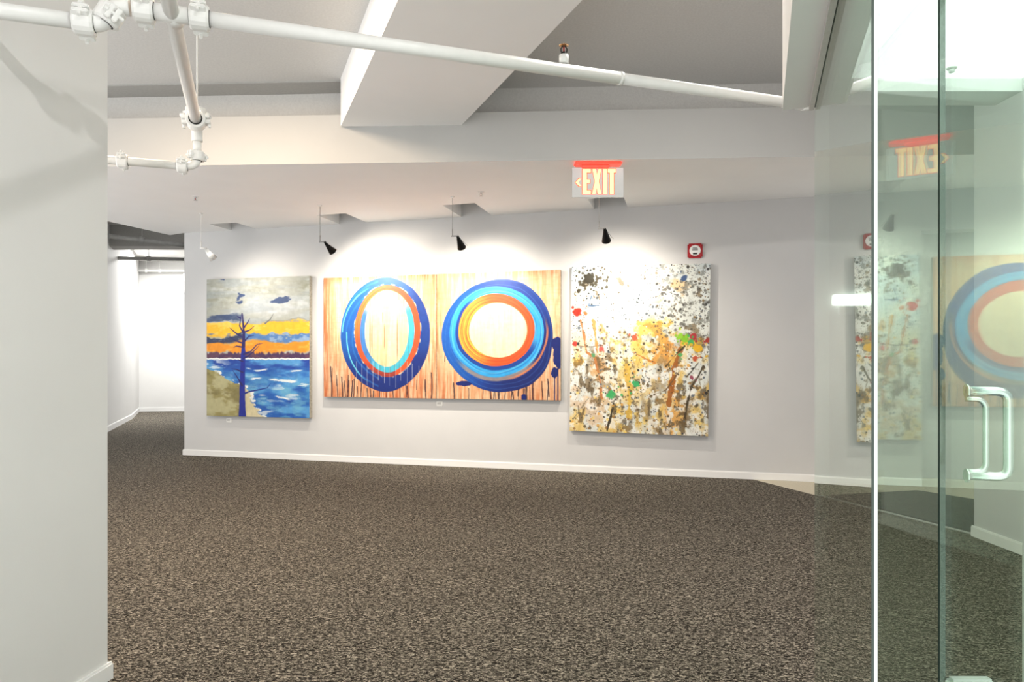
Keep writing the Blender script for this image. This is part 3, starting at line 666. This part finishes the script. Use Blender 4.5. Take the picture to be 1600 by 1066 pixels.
def art_ring_r(u, v):
    img = wood(u, v, 140, .6); th = np.arctan2(v - .48, u - .5); n = (fbm(u, v, 5, 5, 151) - .5) * .10; nf = fbm(u, v, 26, 26, 152)
    X = lambda px: (px - 20) / 818.; Y = lambda py: (py - 110) / 842.
    img = drips(img, u, v, 161, lambda x: .80 + .1 * (1 - ((x - .5) / .5) ** 2) - .35 * (x < .1), 26)
    O = ell(u, v, (X(428), Y(530)), (370 / 818, 376 / 842), n * .3 - .035 * np.exp(-((th - .75) / .5) ** 2) + .02 * np.cos(th * 3))
    ring = sm(O, 1.0, .985); bl = np.zeros(u.shape + (3,)) + C(24, 62, 150); bl = blend(bl, C(22, 96, 186), sm(-np.cos(th), .1, .8) * .8); bl = blend(bl, C(18, 32, 100), sm(np.cos(th - .7), .2, .9) * .8); bl = blend(bl, C(70, 120, 190), sm(np.sin(O * 80 + n * 30 + th), .7, 1) * .35)
    img = img * (1 - ring[..., None]) + bl * ring[..., None]
    blob = np.minimum.reduce([ell(u, v, (X(815), Y(585)), (.045, .05), (nf - .5) * .9), ell(u, v, (X(818), Y(680)), (.038, .085), (nf - .5) * .9), ell(u, v, (X(800), Y(770)), (.03, .05), (nf - .5) * .8), ell(u, v, (X(200), Y(850)), (.075, .022), (nf - .5) * .9), ell(u, v, (X(605), Y(940)), (.02, .03), (nf - .5))])
    img = blend(img, C(22, 36, 110), sm(blob, 1, .93))
    for x in (X(800), X(822)): img = blend(img, C(22, 30, 90), sm(.006 - np.abs(u - x), 0, .003) * (v > .75))
    Lo = ell(u, v, (X(420), Y(507)), (315 / 818, 306 / 842), n * .4); Li = ell(u, v, (X(425), Y(497)), (282 / 818, 268 / 842), n * .5)
    lb_ = sm(Lo, 1.0, .98); lc = np.zeros(u.shape + (3,)) + C(52, 162, 226); lc = blend(lc, C(30, 110, 190), sm(np.sin(Lo * 70 + th + n * 30), .2, 1) * .6); lc = blend(lc, C(120, 200, 230), sm(np.sin(Lo * 55 - th * 2), .6, 1) * .5)
    img = img * (1 - lb_[..., None]) + lc * lb_[..., None]
    img = blend(img, C(158, 140, 130), sm(1 - np.abs(Lo - 1.02) / .06, 0, .6) * sm(np.sin(th), .45, .8) * .85); img = blend(img, C(226, 130, 80), sm(1 - np.abs(Lo - 1.06) / .03, 0, .6) * sm(np.cos(th - .55), .6, .9) * .8)
    img = blend(img, C(26, 66, 150), sm(Li, 1.0, .97) * (sm(np.sin(th), .1, .5) + sm(-np.cos(th), .5, .8)))
    Ro = ell(u, v, (X(420), Y(493)), (255 / 818, 243 / 842), n * .4); ro = sm(Ro, 1, .98)
    rc = np.zeros(u.shape + (3,)) + C(226, 88, 40); rc = blend(rc, C(240, 150, 62), sm(-np.cos(th), .0, .7) * .85); rc = blend(rc, C(196, 60, 34), sm(np.sin(Ro * 75 + n * 40), .3, 1) * .5); rc = blend(rc, C(248, 190, 70), sm(np.sin(Ro * 60 + 1), .5, 1) * sm(-np.cos(th), .3, .8))
    img = img * (1 - ro[..., None]) + rc * ro[..., None]
    P = ell(u, v, (X(433), Y(495)), (195 / 818, 185 / 842), n * .5); pi_ = sm(P, 1, .96); w2 = wood(u, v, 144, .4); w2 = blend(w2, C(255, 238, 200), np.full(u.shape, .6))
    img = img * (1 - pi_[..., None]) + w2 * pi_[..., None]
    return img, ring * .8
def art_splatter(u, v):
    asp = 1.2; n = fbm(u, v, 4, 5, 201, 6); n2_ = fbm(u, v, 9, 11, 202, 6); n3 = fbm(u, v, 26, 32, 203, 5); n4 = fbm(u, v, 16, 8, 204)
    img = np.zeros(u.shape + (3,)) + C(216, 220, 214)
    img = blend(img, C(186, 202, 214), sm(n, .48, .68) * (1 - sm(v, .30, .45)) * .8); img = blend(img, C(238, 238, 232), sm(n2_, .5, .65) * .6)
    def cl(c, r, colr, a=.9, rough=1.6, nn=n2_):
        nonlocal img
        d = np.hypot((u - c[0]) / r[0], (v - c[1]) / r[1]); img = blend(img, C(*colr), sm(1.0 - d + (nn - .5) * rough * 1.5 + (n3 - .5) * 1.8, .12, .75) * a)
    for c, r, k in (((.60, .40), (.20, .16), (242, 214, 110)), ((.55, .52), (.22, .2), (234, 196, 96)), ((.46, .62), (.14, .26), (238, 212, 120)), ((.66, .50), (.12, .20), (222, 160, 80)), ((.75, .62), (.07, .26), (206, 146, 74)),
                    ((.22, .62), (.10, .20), (206, 160, 104)), ((.35, .92), (.10, .12), (240, 200, 84)), ((.56, .9), (.06, .14), (232, 190, 84)), ((.74, .88), (.12, .14), (222, 164, 84)), ((.90, .47), (.12, .06), (232, 182, 50)),
                    ((.07, .58), (.06, .04), (206, 158, 60)), ((.08, .90), (.06, .05), (226, 176, 120)), ((.95, .76), (.05, .06), (228, 178, 80)), ((.8, .12), (.09, .05), (228, 196, 150)), ((.5, .75), (.25, .2), (226, 204, 150)), ((.15, .85), (.16, .14), (214, 190, 160))):
        cl(c, r, k)
    for c, r in (((.46, .80), (.05, .13)), ((.86, .78), (.08, .12)), ((.27, .56), (.10, .10)), ((.22, .60), (.06, .10)), ((.86, .90), (.05, .09)), ((.13, .09), (.05, .05)), ((.68, .96), (.06, .07)), ((.06, .60), (.04, .06)), ((.20, .84), (.03, .04)), ((.16, .70), (.05, .06)), ((.64, .78), (.05, .05)), ((.45, .96), (.05, .05)), ((.5, .88), (.04, .04)), ((.9, .40), (.07, .05)), ((.37, .11), (.04, .03)), ((.2, .19), (.03, .02)), ((.93, .15), (.03, .05))):
        cl(c, (r[0] * .85, r[1] * .85), (112, 92, 62), .7, 2.0, n3)
    wash = fbm(u, v, 14, 7, 231, 6); wash2 = fbm(u, v, 22, 26, 232, 6); low = sm(v, .35, .6)
    img = blend(img, C(150, 128, 92), sm(wash, .56, .72) * .65 * low); img = blend(img, C(230, 190, 96), sm(fbm(u, v, 12, 9, 233, 6), .54, .7) * .7 * low)
    img = blend(img, C(240, 238, 230), sm(wash2, .54, .66) * .8 * low); img = blend(img, C(96, 82, 60), sm(fbm(u, v, 24, 16, 234, 6), .62, .70) * .75 * sm(v, .3, .7))
    img = blend(img, C(120, 122, 116), sm(fbm(u, v, 30, 36, 235, 6), .60, .70) * .7 * sm(np.abs(u - .35), .1, .5) * (1 - low))
    lines = [([(.07, .33), (.10, .43), (.12, .52), (.18, .55), (.22, .66), (.24, .80)], (190, 120, 66), .010), ([(.03, .48), (.12, .49), (.24, .48)], (120, 104, 90), .005), ([(.80, .50), (.76, .60), (.74, .72), (.73, .82)], (158, 92, 36), .016), ([(.70, .60), (.78, .52), (.83, .48)], (60, 50, 34), .006), ([(.96, .60), (.88, .72), (.84, .90)], (70, 58, 40), .009),
             ([(.34, .80), (.30, .92), (.28, .99)], (50, 44, 34), .008), ([(.58, .78), (.70, .74), (.80, .62)], (110, 84, 54), .005), ([(.15, .18), (.13, .24), (.20, .24)], (70, 96, 130), .006), ([(.84, .66), (.92, .58)], (60, 54, 42), .006), ([(.47, .52), (.56, .56), (.62, .58)], (200, 130, 60), .010), ([(.02, .93), (.14, .80)], (120, 116, 96), .004), ([(.92, .95), (.99, .86)], (110, 108, 92), .004), ([(.17, .33), (.20, .52)], (205, 150, 80), .012), ([(.42, .6), (.45, .74), (.44, .9)], (220, 180, 80), .02)]
    for p, k, wd in lines:
        d, t = seg_dist(u + (n2_ - .5) * .02, v, p, asp); img = blend(img, C(*k), sm(wd - d + (n3 - .5) * wd * 2.4, 0, .004) * .9)
    r = np.random.default_rng(99)
    U0 = u[0]; V0 = v[:, 0]
    def dot(cx, cy, rad, colr, a):
        nonlocal img
        i0, i1 = np.searchsorted(U0, [cx - rad * 1.6, cx + rad * 1.6]); j0, j1 = np.searchsorted(V0, [cy - rad * 1.6 / asp, cy + rad * 1.6 / asp])
        if i1 <= i0 or j1 <= j0: return
        s = np.s_[j0:j1, i0:i1]; d = np.hypot(u[s] - cx, (v[s] - cy) * asp) / rad + (n3[s] - .5) * 1.3
        img[s] = blend(img[s], C(*colr), sm(d, 1.1, .75) * a)
    for k in range(2600):
        x = r.random(); y = r.random() ** 1.5 if k < 1050 else r.random()
        if y < .5 and r.random() > .35 + .65 * abs(x - .42) * 1.7: continue
        colr = [(44, 42, 40), (60, 60, 62), (78, 66, 48), (96, 104, 116), (120, 96, 60)][r.integers(5)]
        dot(x, y, r.choice([.0025, .0035, .005, .007, .010], p=[.40, .32, .18, .07, .03]), colr, r.uniform(.6, .95))
    for k in range(260):
        x = r.uniform(.62, 1); y = r.uniform(.1, .5); dot(x, y, r.choice([.003, .005, .009, .013], p=[.45, .3, .18, .07]), (82, 80, 74), .65)
    for k in range(240): dot(r.random(), r.uniform(.35, 1), r.choice([.004, .007, .011]), [(220, 160, 70), (150, 110, 60), (240, 210, 120), (100, 84, 56), (236, 236, 230)][r.integers(5)], .8)
    for k in range(60): dot(r.uniform(.05, .28), r.uniform(.02, .16), r.choice([.004, .008, .012]), (66, 58, 40), .85)
    for (x, y, q, c_) in ((.045, .275, .030, (196, 44, 28)), (.11, .285, .02, (206, 110, 60)), (.03, .47, .016, (190, 60, 50)), (.23, .50, .018, (214, 90, 84)), (.475, .435, .020, (206, 92, 64)), (.89, .425, .026, (170, 50, 54)), (.985, .445, .016, (160, 50, 40)), (.905, .545, .017, (190, 80, 50)), (.88, .66, .014, (150, 70, 90)),
                         (.83, .44, .034, (126, 186, 44)), (.80, .42, .025, (140, 196, 50)), (.87, .455, .022, (66, 168, 90)), (.49, .705, .026, (60, 170, 104)), (.305, .775, .028, (66, 170, 100)), (.17, .54, .016, (90, 150, 100)), (.80, .53, .014, (90, 170, 100)), (.82, .08, .02, (62, 84, 124)), (.92, .49, .03, (226, 176, 40)), (.13, .075, .035, (50, 46, 34))):
        dot(x, y, q, c_, .95)
        for j in range(7): dot(x + r.normal(0, q), y + r.normal(0, q), q * r.uniform(.15, .4), c_, .85)
    return img, sm(n3, .5, .7) * .4

def s2l(a):
    a = np.clip(a / 255., 0, 1); return np.where(a <= .04045, a / 12.92, ((a + .055) / 1.055) ** 2.4)
def painting(name, px0, px1, zt, zb, fn, nx, ny, label, tilt=0., depth=.065, gain=1.0, edge='canvas_edge'):
    a, b = gal(px0), gal(px1); c = (a + b) / 2; wd = (b - a).length; ht = zt - zb
    root = empty(name, (c.x, c.y, zb), GROT); root.rotation_euler = (0, tilt, GROT)
    tag(root, label, 'painting', 'unframed canvases on the gallery wall')
    bm = bmesh.new(); add_box(bm, (0, -depth / 2, ht / 2), (wd, depth - .004, ht), .002); from_bm('canvas', bm, edge, root)
    u, v = np.meshgrid(np.linspace(0, 1, nx), np.linspace(0, 1, ny))
    img, rel = fn(u, v)
    img = img * (1 + (fbm(u, v, 40, 46, 500, 4) - .5) * .12)[..., None]      # brush and weave texture in the paint itself
    co = np.empty((ny, nx, 3)); co[..., 0] = (u - .5) * wd; co[..., 2] = (1 - v) * ht; co[..., 1] = -depth - .0004 - .0014 * rel
    idx = np.arange(nx * ny).reshape(ny, nx)
    q = np.stack([idx[:-1, :-1], idx[1:, :-1], idx[1:, 1:], idx[:-1, 1:]], -1).reshape(-1, 4)
    me = bpy.data.meshes.new('painted_surface')
    me.vertices.add(nx * ny); me.vertices.foreach_set('co', co.reshape(-1).astype(np.float32))
    me.loops.add(q.size); me.loops.foreach_set('vertex_index', q.reshape(-1).astype(np.int32))
    me.polygons.add(len(q)); me.polygons.foreach_set('loop_start', (np.arange(len(q)) * 4).astype(np.int32))
    me.update(calc_edges=True)
    at_ = me.attributes.new('paint', 'FLOAT_COLOR', 'POINT')
    rgba = np.ones((ny * nx, 4), np.float32); rgba[:, :3] = (s2l(img) * gain).reshape(-1, 3)
    at_.data.foreach_set('color', rgba.reshape(-1)); me.validate()
    link('painted_surface', me, 'paint', root)
    return root
painting('painting', 328.5, 488, 2.295, .532, art_tree, 250, 330, 'lone blue tree on a shore under a yellow sunset, leftmost canvas', gain=.8)
painting('painting', 510, 684.6, 2.262, .80, art_ring_l, 280, 290, 'square canvas with an upright oval of blue and red rings', gain=.75)
painting('painting', 685.6, 877.5, 2.262, .80, art_ring_r, 290, 290, 'square canvas with a round blue and orange ring and dripping edge', gain=.75)
painting('painting', 891.5, 1106, 2.285, .455, art_splatter, 330, 400, 'tall splattered canvas of ochre, yellow and black paint on white', tilt=math.radians(.8), gain=.88)
